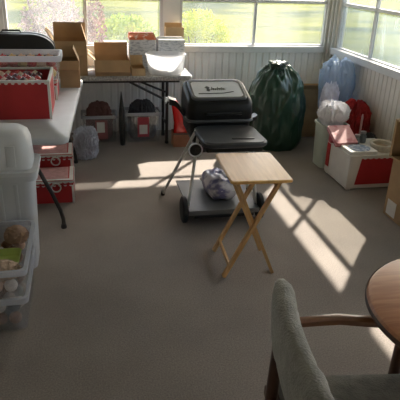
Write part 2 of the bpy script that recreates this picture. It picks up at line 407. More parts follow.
# ------------------------------------------------------------------ left folding table
def folding_table(label, loc, rz, L, W, legs_at, feet, top_m, bow):
    t = thing('folding_table', label, 'table', loc, rz)
    b = MB(); z = .74
    b.loft([rr(0, 0, W-.02, L-.02, .05, z-.045), rr(0, 0, W, L, .05, z-.038), rr(0, 0, W, L, .05, z-.008), rr(0, 0, W-.016, L-.016, .045, z)])
    b.done('table_top', top_m, t, True, angle=60)
    for y in legs_at:
        for x in feet:
            b = MB()
            if bow:
                xi = x*.32; s = 1 if x > 0 else -1
                b.tube([(x, y, .012), (x, y, .07), (x-.015*s, y, .14), (x*.78, y, .27), (x*.55, y, .42), (x*.36, y, .56), (xi, y, .66), (xi, y, z-.05)], .0145, 8)
            else:
                b.tube([(x, y, .012), (x, y, z-.05)], .0165, 8)
            lg = b.done('leg', BLKM, t, True)
            MB().lathe([(.019, 0), (.021, .008), (.017, .03)], 10, (x, y, 0)).done('rubber_foot', RUBBER, lg, True)
        b = MB(); x0, x1 = sorted(feet)
        b.tube([(x0*.32 if bow else x0, y, z-.07), (x1*.32 if bow else x1, y, z-.07)], .012, 8)
        b.done('crossbar', BLKM, t, True)
        if not bow: MB().tube([(x0, y, .2), (x1, y, .2)], .01, 8).done('crossbar', BLKM, t, True)
    for y in legs_at:
        s = 1 if y > 0 else -1
        MB().tube([(0, y, z-.22 if not bow else z-.07), (0, y-s*.42, z-.045)], .011, 8).done('brace', BLKM, t, True)
    for s in (-1, 1): MB().box((s*(W/2-.06), 0, z-.055), (.025, L-.25, .03)).done('side_rail', BLKM, t)
    return t
folding_table('white plastic folding table on the left, stacked with red boxes and a clear tub', (-.455, 4.19, 0), -.056, 1.83, .75, (-.68, .66), (-.283, .283), TABLETOP, True)
folding_table('speckled folding table against the back wall, under the first back window', (.115, 5.455, 0), PI/2, 1.83, .60, (.685, -.685), (-.115, .165), SPECK, False)
# the diagonal brace of the back table reads clearly in the photo, so its leg gets its own long strut
for o in [o for o in C.objects if o.name.startswith('folding_table.001')]:
    MB().tube([(-.125, -.66, .47), (-.20, -.24, .70)], .012, 8).done('brace', BLKM, o, True)

# ------------------------------------------------------------------ red storage boxes with white scalloped trim
def scallops(b, p0, p1, z, nrm, step=.04, r=.010):
    p0, p1, nrm = Vector(p0), Vector(p1), Vector(nrm); n = max(2, int((p1-p0).length/step)); t = (p1-p0).normalized()
    for i in range(n):
        c = p0+t*((i+.5)*(p1-p0).length/n); vs = []
        for off in (0, .003):
            for k in range(9):
                a = PI+k*PI/8
                vs.append(c+nrm*off+t*(r*1.2*math.cos(a))+Vector((0, 0, z+r*math.sin(a))))
        b.faces(vs, [tuple(range(9)), tuple(range(17, 8, -1))]+[(k, (k+1) % 9, 9+(k+1) % 9, 9+k) for k in range(9)])
def red_box(label, loc, w, d, h, group=None, open_top=False, rz=0, knob=True, side_white=False, flap=None):
    t = thing('storage_box', label, 'box', loc, rz, group)
    wall = .006
    b = MB()
    if open_top:
        for a, c in (((-w/2, -d/2, 0), (w/2, -d/2+wall, h)), ((-w/2, d/2-wall, 0), (w/2, d/2, h)), ((-w/2, -d/2+wall, 0), (-w/2+wall, d/2-wall, h)), ((w/2-wall, -d/2+wall, 0), (w/2, d/2-wall, h)), ((-w/2+wall, -d/2+wall, 0), (w/2-wall, d/2-wall, wall))):
            b.box2(a, c)
    else:
        b.box2((-w/2, -d/2, 0), (w/2, d/2, h-.001), .006)
    b.done('body', RED, t)
    b = MB()
    if open_top:
        e = .012
        b.box2((-w/2-.004, -d/2-.004, h-.012), (w/2+.004, -d/2+e, h+.003)); b.box2((-w/2-.004, d/2-e, h-.012), (w/2+.004, d/2+.004, h+.003))
        b.box2((-w/2-.004, -d/2+e, h-.012), (-w/2+e, d/2-e, h+.003)); b.box2((w/2-e, -d/2+e, h-.012), (w/2+.004, d/2-e, h+.003))
    scallops(b, (-w/2, -d/2-.001, 0), (w/2, -d/2-.001, 0), h-.014, (0, -1, 0)); scallops(b, (w/2+.001, -d/2, 0), (w/2+.001, d/2, 0), h-.014, (1, 0, 0))
    b.done('scalloped_trim', WBOARD, t)
    for x in (-1, 1):
        for y in (-1, 1):
            b = MB(); a, e = w/2, d/2
            P = [(a+.003, e+.003), (a-.014, e+.003), (a-.014, e-.001), (a-.001, e-.001), (a-.001, e-.022), (a+.003, e-.022)]
            b.loft([[(x*px, y*py, z) for px, py in P] for z in (0, h-.016)])
            b.done('corner_strip', WBOARD, t)
    if not open_top:
        b = MB(); b.loft([rr(0, 0, w+.008, d+.008, .012, h), rr(0, 0, w+.008, d+.008, .012, h+.02), rr(0, 0, w-.0, d-.0, .012, h+.026)])
        l = b.done('lid', RED, t)
        b = MB(); scallops(b, (-w/2-.004, -d/2-.005, 0), (w/2+.004, -d/2-.005, 0), h+.022, (0, -1, 0), .04, .02); scallops(b, (w/2+.005, -d/2, 0), (w/2+.005, d/2, 0), h+.022, (1, 0, 0), .04, .02)
        b.box2((-w/2, -d/2, h+.0255), (w/2, -d/2+.03, h+.0285)); b.box2((w/2-.03, -d/2+.03, h+.0255), (w/2, d/2, h+.0285))
        b.done('lid_border', WBOARD, l)
        MB().box2((-w/2+.04, -d/2+.04, h+.0255), (w/2-.04, d/2-.01, h+.0275)).done('lid_panel', mat('pink_panel', (.50, .27, .26), .6, var=.15, scale=20), l)
        if knob:
            prof = [(math.cos(a)*.006, math.sin(a)*.006) for a in [k*PI/4 for k in range(8)]]
            b = MB()
            b.tube([(.035*math.cos(a)+w*.18, -d/2-.010, h-.03+.035*math.sin(a)) for a in [k*2*PI/20 for k in range(21)]], .006, 6)
            b.done('handle', WBOARD, t, True)
    return t
red_box('open red storage box with white scalloped edge, nearest on the left folding table', (-.50, 3.955, .74), .51, .49, .262, None, True)
red_box('red storage box with white trim right behind the open one, under a clear tub', (-.505, 4.42, .74), .56, .36, .13, None, False, knob=False)
red_box('red lidded storage box on the carpet under the left folding table, the front one', (-.345, 4.08, 0), .41, .30, .165)
red_box('red lidded storage box under the left folding table, behind the front one', (-.36, 4.46, 0), .42, .30, .245)

# heaped ornaments
def ball(name, r, m, label, cat, loc, group, sc=(1, 1, 1), n=14):
    b = MB().sphere((0, 0, 0), r, n, sc)
    b.lathe([(r*.22, r*.93), (r*.22, r*1.15), (r*.1, r*1.2)], 8)
    return tag(b.done(name, m, None, True, loc), label, cat, group)
def heap(name, box, layers, r, mats, labels, cat, groups, seed):
    """fill a rectangle with balls of one kind each; box = x0,x1,y0,y1,z0"""
    q = random.Random(seed); x0, x1, y0, y1, z0 = box; protos = [None]*len(mats)
    for k in range(layers):
        y = y0+r; row = 0
        while y < y1-r+.001:
            x = x0+r+(.0 if row % 2 else r*.9)
            while x < x1-r+.001:
                i = q.randrange(len(mats))
                loc = (x, y, z0+r+k*2.2*r)
                if protos[i] is None: o = protos[i] = ball(name, r*.97, mats[i], labels[i], cat, loc, groups[i])
                else: o = protos[i].copy(); C.objects.link(o); o.location = loc
                o.rotation_euler = (0, 0, q.uniform(0, 6)); x += 2*r*1.03
            y += 2*r*1.03; row += 1
# front red box: a false layer of tissue holds the ornaments near the top
tag(MB().blob((0, 0, 0), (.215, .205, .087), 4, .05, 4, 2).done('tissue_heap', mat('wine_tissue', (.16, .02, .02), .8, var=.3), None, True, (-.50, 3.955, .748)), 'dark red tissue filling the open red storage box', 'tissue')
heap('bauble', (-.70, -.29, 3.74, 4.16, .942), 1, .03, [BAUBLE, PEACH, BAUBLED], ['shiny red bauble heaped in the open red storage box', 'peach coloured bauble heaped in the open red storage box', 'dark wine bauble heaped in the open red storage box'], 'bauble', ['red baubles in the open red box', 'peach baubles in the open red box', 'wine baubles in the open red box'], 5)
# clear tub on the second red box
t = thing('plastic_tub', 'clear plastic tub with a broad frosted lip, on the red box behind the open one', 'tub', (-.48, 4.41, .8995))
tub_mesh(.60, .34, .175, .90, .04, .005, .016, .03).done('body', CLEAR, t, True)
MB().loft([rr(0, 0, .606, .346, .04, .135), rr(0, 0, .606, .346, .04, .178), rr(0, 0, .575, .315, .04, .178), rr(0, 0, .575, .315, .04, .135), rr(0, 0, .606, .346, .04, .135)], False, False).done('lip', film('tub_lip', .7, (.68, .70, .76), .06), t, True)
heap('bauble', (-.74, -.22, 4.27, 4.55, .907), 2, .034, [BAUBLE, PEACH, GOLD], ['red bauble inside the clear tub on the red box', 'peach bauble inside the clear tub on the red box', 'gold bauble inside the clear tub on the red box'], 'bauble', ['red baubles in the clear tub', 'peach baubles in the clear tub', 'gold baubles in the clear tub'], 9)
# black rounded case behind
t = thing('soft_case', 'black rounded case standing behind the clear tub on the left folding table', 'case', (-.60, 4.90, .74))
b = MB()
def arch(w, h, r, y, n=8):
    out = [(-w/2, y, 0), (w/2, y, 0)]
    for cx, a0 in ((1, 0), (-1, PI/2)):
        for k in range(n+1):
            a = a0+k*PI/2/n; out.append((cx*(w/2-r)+r*math.cos(a), y, h-r*.62+r*.62*math.sin(a)))
    return out
b.loft([arch(.66, .40, .2, -.11), arch(.70, .425, .2, -.09), arch(.70, .425, .2, .09), arch(.66, .40, .2, .11)])
b.done('shell', BLK, t, True)
b = MB(); b.loft([[(x*1.012, y, z*1.012) for x, y, z in arch(.70, .425, .2, -.012)], [(x*1.012, y, z*1.012) for x, y, z in arch(.70, .425, .2, .012)]]); b.done('zip_band', GREYPL, t, True)
b = MB(); b.tube([(-.08, 0, .42), (-.07, 0, .445), (.07, 0, .445), (.08, 0, .42)], .008); b.done('handle', BLK, t, True)

# ------------------------------------------------------------------ cardboard cartons
def carton(label, loc, w, d, h, flaps, m=CARD, rz=0, fill=None, name='cardboard_box', cat='box', flap_m=None, tape=False):
    """open carton; flaps = list of (side, length, angle up from flat outward)"""
    t = thing(name, label, cat, loc, rz); k = .005
    b = MB()
    for a, c in (((-w/2, -d/2, 0), (w/2, -d/2+k, h)), ((-w/2, d/2-k, 0), (w/2, d/2, h)), ((-w/2, -d/2+k, 0), (-w/2+k, d/2-k, h)), ((w/2-k, -d/2+k, 0), (w/2, d/2-k, h)), ((-w/2+k, -d/2+k, 0), (w/2-k, d/2-k, k))): b.box2(a, c)
    b.done('body', m, t)
    for side, ln, ang in flaps:
        b = MB(); a = math.radians(ang); o, z = math.cos(a)*ln, math.sin(a)*ln
        n = Vector((-math.sin(a), math.cos(a)))*.004
        if side in 'lr':
            s = 1 if side == 'r' else -1; x = s*(w/2-.002)
            pr = [(x, h), (x+s*o, h+z), (x+s*o+s*n.x, h+z+n.y), (x+s*n.x, h+n.y)]
            b.loft([[(px, -d/2+.004, pz) for px, pz in pr], [(px, d/2-.004, pz) for px, pz in pr]])
        else:
            s = 1 if side == 'b' else -1; y = s*(d/2-.002)
            pr = [(y, h), (y+s*o, h+z), (y+s*o+s*n.x, h+z+n.y), (y+s*n.x, h+n.y)]
            b.loft([[(-w/2+.004, py, pz) for py, pz in pr], [(w/2-.004, py, pz) for py, pz in pr]])
        b.done('flap', flap_m or m, t)
    if tape:
        b = MB(); b.box2((-.025, -d/2-.0015, h*.5), (.025, -d/2, h)); b.done('tape', TAPE, t)
    return t
carton('tall open cardboard box with raised flaps at the left end of the back table', (-.135, 5.36, .74), .31, .30, .315, [('b', .14, 78), ('r', .13, 105), ('f', .13, -70), ('l', .12, 60)])
carton('small open cardboard box on the far end of the left folding table', (-.133, 4.80, .74), .165, .22, .225, [('r', .11, 112), ('b', .09, 70), ('f', .08, -60)], CARD)
carton('wide open cardboard box on the back table with its flaps spread', (.255, 5.345, .74), .33, .32, .145, [('l', .085, 42), ('b', .13, 100), ('f', .12, -55)], CARD)
tag(MB().blob((0, 0, 0), (.13, .12, .05), 4, .2, 4, 21).done('packing_paper', mat('kraft_paper', (.42, .33, .24), .8, var=.15, bump=.4), None, True, (.255, 5.345, .746)), 'crumpled kraft paper inside the wide open cardboard box', 'paper')
t = thing('gift_box', 'low white box glowing in the sun behind the wide cardboard box', 'box', (.31, 5.63, .74))
MB().box2((-.11, -.05, 0), (.11, .05, .235), .004).done('body', WBOARD, t)
MB().loft([rr(0, 0, .226, .106, .006, .235), rr(0, 0, .226, .106, .006, .265)]).done('lid', WBOARD, t)
carton('shallow open cardboard tray on the front edge of the back table', (.50, 5.28, .74), .13, .20, .07, [('b', .1, 60), ('r', .05, 120)], CARDL)
t = thing('printed_carton', 'pale printed carton with bright orange top on the back table', 'box', (.57, 5.55, .74))
MB().box2((-.13, -.09, 0), (.13, .09, .32), .003).done('body', NEWS, t)
b = MB(); b.loft([[(-.132, -.092, .30), (.132, -.092, .30), (.132, .092, .30), (-.132, .092, .30)], [(-.132, -.092, .325), (.132, -.092, .325), (.132, .092, .325), (-.132, .092, .325)], [(-.132, -.03, .362), (.115, -.03, .362), (.115, .03, .362), (-.132, .03, .362)]])
b.done('top', ORANGEPR, t)
t = thing('printed_carton', 'grey white printed carton to the right of the orange topped one', 'box', (.855, 5.517, .74))
MB().box2((-.135, -.085, 0), (.135, .085, .305), .003).done('body', NEWS, t)
b = MB(); b.loft([[(-.13, -.08, .305), (.13, -.08, .305), (.13, .08, .305), (-.13, .08, .305)], [(-.12, -.03, .325), (.12, -.03, .325), (.12, .03, .325), (-.12, .03, .325)]]); b.done('top', WBOARD, t)
carton('brown cardboard box standing upright behind the printed cartons', (.92, 5.69, .74), .19, .11, .40, [('b', .04, 95)], CARDL)
# frosted tub on the back table
t = thing('plastic_tub', 'frosted white oval tub at the right end of the back table', 'tub', (.775, 5.28, .74))
b = MB(); n = 32
def ell(a, c, z, e=2.6): return [(a*abs(math.cos(q))**(2/e)*(1 if math.cos(q) > 0 else -1), c*abs(math.sin(q))**(2/e)*(1 if math.sin(q) > 0 else -1), z) for q in [2*PI*i/n for i in range(n)]]
b.loft([ell(.155, .105, 0), ell(.168, .115, .02), ell(.190, .13, .185), ell(.202, .14, .188), ell(.202, .14, .198), ell(.187, .127, .198), ell(.163, .11, .02), ell(.15, .1, .006)])
b.done('body', CLEARB, t, True)
heap('glass_ornament', (.66, .90, 5.20, 5.36, .746), 1, .036, [SMOKE], ['smoky glass ornament lying inside the frosted oval tub'], 'ornament', ['smoky glass ornaments in the oval tub'], 3)

# ------------------------------------------------------------------ under the back table
def tub(label, loc, w, d, h, panel=None, m=CLEAR, taper=.9, name='plastic_tub', rz=0, ribs=True):
    t = thing(name, label, 'tub', loc, rz)
    tub_mesh(w, d, h, taper, .03).done('body', m, t, True)
    MB().loft([rr(0, 0, w+.004, d+.004, .03, h-.028), rr(0, 0, w+.004, d+.004, .03, h+.002), rr(0, 0, w-.03, d-.03, .03, h+.002), rr(0, 0, w-.03, d-.03, .03, h-.028), rr(0, 0, w+.004, d+.004, .03, h-.028)], False, False).done('lip', film('tub_lip', .7, (.68, .70, .76), .06), t, True)
    if panel: panel(t, w, d, h)
    return t
def slant(w, d, h, u, z, taper=.9, o=.003):
    """point on the outside of a tub's tapered front face"""
    k = taper+(1-taper)*z/h
    return (u, -d*k/2-o+.010*(z/h), z)
def patch(b, w, d, h, u0, u1, z0, z1, o=.003, th=.002):
    P = [slant(w, d, h, u0, z0, o=o), slant(w, d, h, u1, z0, o=o), slant(w, d, h, u1, z1, o=o), slant(w, d, h, u0, z1, o=o)]
    Q = [(x, y-th, z) for x, y, z in P]
    b.loft([P, Q])
def pA(t, w, d, h):
    b = MB(); patch(b, w, d, h, -.03, .05, .11, .22); patch(b, w, d, h, .0, .035, .13, .2, .0055); b.done('label_sticker', WBOARD, t)
    b = MB(); patch(b, w, d, h, -.045, .08, .04, .24, .001); b.done('label_panel', mat('faded_red', (.30, .10, .10), .6, var=.1), t)
def pB(t, w, d, h):
    b = MB(); patch(b, w, d, h, -.06, .06, .06, .27, .002); l = b.done('label_panel', mat('label_red', (.36, .03, .05), .5, var=.1), t)
    b = MB(); patch(b, w, d, h, -.042, .042, .09, .19, .005); b.done('label_sticker', WBOARD, l)
tub('rosy clear tub with a small white label, under the left part of the back table', (.113, 5.545, 0), .37, .27, .285, pA)
tub('clear tub with a red label panel, under the right part of the back table', (.562, 5.52, 0), .39, .27, .315, pB)
def filling(name, label, cat, loc, r, m, seed, amp=.14):
    return tag(MB().bag((r[0], r[1], r[2]*2), [(0, 0), (.80, 0), (.95, .12), (1, .35), (1, .60), (.90, .80), (.66, .93), (.34, .99), (0, .97)], amp*1.6, 2.2, seed, 5).done(name, m, None, True, loc), label, cat)
filling('fabric_bundle', 'dusty rose fabric bundle inside the rosy clear tub', 'fabric', (.113, 5.545, .008), (.128, .090, .19), mat('rose_cloth', (.17, .08, .07), .9, var=.25, bump=.4), 31)
filling('fabric_bundle', 'dark fabric bundle inside the tub with the red label panel', 'fabric', (.562, 5.52, .008), (.138, .090, .20), DARKCLOTH, 32)
tag(MB().blob((0, 0, 0), (.034, .06, .27), 4, .10, 3, 33, shape=lambda z: 1.0-.55*z*z).done('plastic_bundle', BLKFILM, None, True, (.337, 5.34, 0)), 'slim black plastic bundle standing between the two tubs under the back table', 'bundle')
tag(MB().bag((.10, .105, .27), [(0, 0), (.80, 0), (.95, .12), (1, .35), (1, .60), (.90, .80), (.66, .93), (.34, .99), (0, .97)], .45, 2.2, 34, 6).done('plastic_bag', WHITEFILM, None, True, (-.035, 5.0, 0)), 'crumpled bluish white plastic bag on the carpet by the left folding table', 'bag')
# red bag in its brown box
t = thing('paper_box', 'small brown box on the carpet holding the glossy red bag', 'box', (.935, 5.27, 0))
b = MB(); w, d, h, k = .17, .15, .15, .004
for a, c in (((-w/2, -d/2, 0), (w/2, -d/2+k, h)), ((-w/2, d/2-k, 0), (w/2, d/2, h)), ((-w/2, -d/2+k, 0), (-w/2+k, d/2-k, h)), ((w/2-k, -d/2+k, 0), (w/2, d/2-k, h)), ((-w/2+k, -d/2+k, 0), (w/2-k, d/2-k, k))): b.box2(a, c)
b.done('body', mat('rust_board', (.30, .12, .06), .7, var=.15), t)
MB().box2((-w/2-.002, -d/2-.002, h-.02), (w/2+.002, -d/2, h)).done('rim_band', DARKW, t)
t = thing('gift_bag', 'glossy red bag tapering to a point beside the back table leg', 'bag', (.935, 5.27, .006))
b = MB(); b.loft([rr(0, 0, .14, .115, .02, 0), rr(.0, 0, .145, .115, .04, .15), rr(.01, 0, .16, .12, .05, .24), rr(-.02, 0, .13, .10, .04, .34), rr(-.055, 0, .085, .07, .02, .42), rr(-.085, 0, .04, .03, .01, .49)])
b.done('body', REDGL, t, True, angle=60)
b = MB(); b.loft([rr(.065, -.060, .035, .014, .005, .17), rr(.062, -.060, .045, .014, .005, .25), rr(.03, -.052, .03, .014, .005, .33)]); b.done('white_trim', WBOARD, t, True)

# ------------------------------------------------------------------ left floor: frosted bins and clear tubs
t = thing('storage_bin', 'tall frosted white storage bin in front of the left folding table', 'bin', (-.555, 3.085, 0))
tub_mesh(.50, .33, .625, .80, .05, .005, .028, .03).done('body', FROST, t, True)
b = MB(); b.loft([rr(0, 0, .495, .325, .05, .625), rr(0, 0, .512, .342, .05, .627), rr(0, 0, .512, .342, .05, .651), rr(0, 0, .45, .29, .06, .655), rr(0, 0, .435, .28, .07, .80), rr(0, 0, .415, .26, .08, .84), rr(0, 0, .36, .21, .08, .865), rr(0, 0, .28, .14, .07, .875)])
l = b.done('domed_lid', FROSTL, t, True)
for x in (-.12, 0, .12): MB().loft([rr(x, -.1445, .05, .008, .003, .68), rr(x, -.140, .05, .008, .003, .80)]).done('lid_rib', FROSTL, l, True)
for x in (-.15, -.05, .05, .15): MB().loft([rr(x*.85, -.1345, .02, .008, .003, .06), rr(x*.85, -.139, .02, .008, .003, .57)]).done('rib', FROST, t, True)
tub('lower of two stacked clear tubs on the carpet at left edge', (-.575, 2.60, 0), .46, .53, .20, taper=.92, ribs=False)
tub('upper of two stacked clear tubs at left edge, holding a lime dish', (-.57, 2.61, .2035), .47, .57, .165, taper=.93)
def nuggets(box, layers, r, mats, labels, cat, groups, seed, name):
    heap(name, box, layers, r, mats, labels, cat, groups, seed)
nuggets((-.77, -.385, 2.38, 2.83, .007), 2, .034, [PALEORN, SMOKE, BROWNORN], ['pale ornament packed in the lower clear tub', 'dark glass ornament packed in the lower clear tub', 'brown ornament packed in the lower clear tub'], 'ornament', ['pale ornaments in the lower tub', 'glass ornaments in the lower tub', 'brown ornaments in the lower tub'], 11, 'ornament')
nuggets((-.77, -.37, 2.37, 2.86, .211), 1, .034, [BROWNORN, PEACH, PALEORN], ['brown ornament packed in the upper clear tub', 'peach ornament packed in the upper clear tub', 'pale ornament packed in the upper clear tub'], 'ornament', ['brown ornaments in the upper tub', 'peach ornaments in the upper tub', 'pale ornaments in the upper tub'], 12, 'ornament')
t = thing('lime_dish', 'lime green plastic dish lying on the ornaments in the upper clear tub', 'dish', (-.50, 2.56, .289))
MB().loft([rr(0, 0, .20, .13, .02, 0), rr(0, 0, .23, .16, .03, .04), rr(0, 0, .222, .152, .03, .04), rr(0, 0, .195, .125, .02, .004)]).done('body', GREENSH, t, True)
ball_o = tag(MB().blob((0, 0, 0), (.06, .05, .045), 4, .2, 4, 14).done('burlap_bow', mat('burlap', (.34, .22, .15), .9, var=.3, bump=.5), None, True, (-.43, 2.79, .289)), 'tan burlap bow on top of the ornaments in the upper clear tub', 'bow')
tag(MB().blob((0, 0, 0), (.085, .055, .04), 4, .3, 4, 15).done('burlap_bow', mat('straw', (.45, .33, .24), .9, var=.35, scale=30, bump=.5), None, True, (-.47, 2.42, .289)), 'pale straw coloured bow in the upper clear tub, nearer than the lime dish', 'bow')

# ------------------------------------------------------------------ charcoal/gas grill
g = thing('barbecue_grill', 'black barbecue grill on two wheels in the middle of the room', 'grill', (.97, 3.62, 0))
# local: x -.26..+.26, y front negative
b = MB()
b.loft([rr(-.013, .24, .34, .24, .04, .47), rr(-.013, .245, .46, .32, .05, .60), rr(-.013, .245, .47, .34, .05, .685), rr(-.013, .245, .43, .30, .05, .685), rr(-.013, .245, .40, .28, .05, .60)])
b.done('fire_bowl', BLKEN, g, True)
def tl(w, d, r, z, k, cy=.245, x=-.013): return [(px, py, z+k*(py-.07)) for px, py, pz in rr(x, cy, w, d, r, 0, 6)]
b = MB()
b.loft([tl(.485, .345, .06, .690, 0), tl(.495, .355, .06, .705, 0), tl(.495, .355, .06, .76, .08), tl(.49, .35, .06, .815, .24), tl(.475, .335, .06, .830, .29), tl(.44, .30, .05, .840, .31), tl(.40, .26, .04, .843, .31)])
lid = b.done('lid', BLKEN, g, True, angle=50)
b = MB(); b.loft([rr(-.013, .245, .505, .365, .06, .690), rr(-.013, .245, .515, .375, .06, .698), rr(-.013, .245, .505, .365, .06, .712), rr(-.013, .245, .47, .33, .06, .712), rr(-.013, .245, .47, .33, .06, .690), rr(-.013, .245, .505, .365, .06, .690)], False, False); b.done('lid_rim', GREYPL, lid, True)
# silver name plate lying on the sloped top
PZ = .843+.31*(.225-.07); Pm = Matrix.Translation((-.02, .225, PZ)) @ Matrix.Rotation(math.atan(.31), 4, 'X')
pl = MB(); pl.loft([[Pm @ Vector(p) for p in rr(0, 0, .37, .23, .03, z)] for z in (-.004, .0125)])
plate = pl.done('name_plate', SILVER, lid, True)
fr = MB(); fr.loft([[Pm @ Vector(p) for p in rr(0, 0, w, d, .035, z)] for w, d, z in ((.41, .27, -.01), (.415, .275, .006), (.40, .26, .0150), (.37, .23, .0150), (.37, .23, .004))], True, False)
fr.done('plate_surround', mat('lid_grey', (.10, .10, .11), .35, var=.1), lid, True)
lt = MB()   # emblem and a line of script
def pt(x, y, z=.0145): return Pm @ Vector((x, y, z))
lt.loft([[pt(x, y, z) for x, y in ((-.082, -.022), (-.062, -.030), (-.052, -.014), (-.060, .006), (-.050, .024), (-.068, .042), (-.088, .030), (-.076, .008))] for z in (.0122, .0150)])
xs = -.042
for k, hgt in enumerate((.040, .022, .020, .038, .022, .034, .020)):
    lt.tube([pt(xs, -.012), pt(xs+.005, -.012+hgt), pt(xs+.011, -.010+hgt*.5), pt(xs+.014, -.012)], .0022, 6); xs += .015
lt.done('lettering', BLK, plate)
ln = MB(); ln.tube([pt(-.15, -.066), pt(.04, -.060), pt(.12, -.040)], .003, 6); ln.done('underline', BLK, plate)
b = MB(); b.tube([(-.13, .075, .76), (-.13, .035, .765), (.13, .035, .765), (.13, .075, .76)], .010, 8); b.done('lid_handle', BLK, lid, True)
# front shelf
b = MB(); b.loft([rr(0, -.135, .43, .42, .07, .628), rr(0, -.135, .455, .445, .08, .638), rr(0, -.135, .455, .445, .08, .658), rr(0, -.135, .43, .42, .07, .668), rr(0, -.135, .40, .39, .06, .664)])
sh = b.done('front_shelf', GREYPL, g, True)
MB().loft([rr(.07, -.245, .16, .022, .009, .663), rr(.07, -.245, .16, .022, .009, .6685)]).done('grip_slot', BLK, sh)
b = MB(); b.box2((-.20, -.30, .585), (.20, -.02, .63), .012); b.done('shelf_support', BLKEN, g)
# side handles of the body
b = MB(); b.loft([[(x, y+sy*.05, z+sz*.022) for sy, sz in ((-1, -1), (1, -1), (1, 1), (-1, 1))] for x, y, z in ((-.25, .25, .70), (-.29, .25, .755), (-.33, .26, .80), (-.375, .27, .812))]); b.done('side_handle', BLK, g, True)
b = MB(); b.tube([(-.375, .25, .82), (-.40, .22, .835), (-.41, .17, .82)], [.012, .014, .008]); b.done('lighter_knob', SILVER, g, True)
b = MB(); b.loft([[(x, y+sy*.04, z+sz*.014) for sy, sz in ((-1, -1), (1, -1), (1, 1), (-1, 1))] for x, y, z in ((.215, .2, .675), (.27, .2, .685), (.295, .2, .70))]); b.done('side_handle', BLK, g, True)
# dial
b = MB(); b.lathe([(.05, 0), (.05, .012), (.036, .014), (.036, .010), (.012, .010), (.010, .024)], 20, (-.262, -.232, .588), axis='y'); 
b.box2((-.262, -.235, .57), (-.19, -.225, .60)); b.done('dial', BLK, g, True)
b = MB(); b.tube([(-.262+.046*math.cos(q), -.235, .588+.046*math.sin(q)) for q in [2*PI*i/20 for i in range(21)]], .0055, 6); b.done('dial_ring', SILVER, g, True)
# legs: two run down to the wheels, two to the rear feet
for x, xw in ((-.20, -.285), (.20, .235)):
    MB().tube([(x, -.02, .63), (xw, -.14, .11)], .0115, 10).done('leg', STEEL, g, True)
    xr = -.40 if x < 0 else .33
    lg = MB().tube([(x*1.1, -.02 if x < 0 else .2, .66), (xr, .365, .012)], .0115, 10).done('leg', STEEL, g, True)
    MB().lathe([(.016, 0), (.018, .01), (.014, .035)], 10, (xr, .365, 0)).done('foot_cap', RUBBER, lg, True)
for x in (-.315, .262):
    b = MB(); b.lathe([(.062, -.020), (.085, -.020), (.098, -.012), (.098, .012), (.085, .020), (.062, .020)], 28, (x, -.14, .098), axis='x'); wh = b.done('wheel', RUBBER, g, True)
    b = MB(); b.lathe([(.064, -.014), (.064, .014), (.02, .016), (.016, .026), (.01, .028)], 20, (x, -.14, .098), axis='x'); b.done('hub', BLK, wh, True)
MB().tube([(-.33, -.14, .098), (.285, -.14, .098)], .007).done('axle', STEEL, g, True)
b = MB(); b.box2((-.292, -.225, .110), (.235, .37, .122), .003); b.box2((-.292, -.232, .085), (.235, -.222, .122), .003); b.done('bottom_shelf', GRYMET, g)
b = MB(); b.box2((-.25, -.215, .055), (.20, -.205, .112)); b.done('shelf_skirt', BLK, g)
# fuel bag on the grill's shelf
t = thing('charcoal_bag', 'purple and white printed bag lying on the bottom shelf of the grill', 'bag', (.965, 3.69, .1225), .05)
b = MB(); q = bmesh.ops.create_icosphere(b.bm, subdivisions=5, radius=1)
for v in q['verts']:
    d = v.co.normalized(); e = 3.2
    s = (abs(d.x)**e+abs(d.y)**e+abs(d.z)**2.2)**(-1/e)
    n1 = noise.noise(d*3+Vector((5, 1, 2)))
    v.co = Vector((d.x*s*.118, d.y*s*.20, max(0, (d.z*s*(.088+.02*n1)+.081))))
b.done('bag', CHARBAG, t, True)
b = MB(); b.box((.015, -.186, .080), (.11, .01, .045), Matrix.Rotation(.3, 3, 'X'), .003); b.done('label_patch', WBOARD, t)
b = MB(); b.tube([(-.10, .19, .05), (0, .215, .08), (.10, .19, .05)], [.010, .014, .010], 8); b.done('tied_end', CHARBAG, t, True)

# ------------------------------------------------------------------ folding tray table
t = thing('tray_table', 'light oak folding tray table in the middle of the carpet', 'table', (.949, 2.858, 0), -.041)
TW, TD = .362, .486
b = MB(); b.loft([rr(0, 0, TW-.012, TD-.012, .022, .640), rr(0, 0, TW, TD, .025, .644), rr(0, 0, TW, TD, .025, .655), rr(0, 0, TW-.012, TD-.012, .022, .66)])
b.done('tray_top', OAK, t, True, angle=35)
for y in (-.16, .16): MB().box2((-.15, y-.011, .618), (.15, y+.011, .640), .002).done('batten', OAKZ, t)
fx0, fx1 = -.178, .120
YF, YB = -.172, .150
def leg(a, c, nm='leg'):
    b = MB(); b.bar(a, c, .018, .034, (0, 1, 0)); return b.done(nm, OAKZ, t)
# frame one: feet left, tops right; frame two: feet right, tops left (set just inside)
leg((fx0, YF, 0.004), (.125, YF, .628)); leg((fx0, YB, 0.004), (.125, YB, .628))
leg((fx1+.015, YF+.018, 0.004), (-.130, YF+.018, .628)); leg((fx1+.015, YB-.018, 0.004), (-.130, YB-.018, .628))
MB().bar((fx0+.035, YF, .075), (fx0+.035, YB, .075), .014, .028).done('stretcher', OAKZ, t)
MB().bar((-.118, YF+.018, .60), (-.118, YB-.018, .60), .014, .028).done('stretcher', OAKZ, t)
MB().bar((.112, YF, .60), (.112, YB, .60), .014, .028).done('stretcher', OAKZ, t)
for y in (YF+.009, YB-.009): MB().tube([(-.012, y-.024, .345), (-.012, y+.024, .345)], .006, 8).done('pivot_pin', STEEL, t, True)

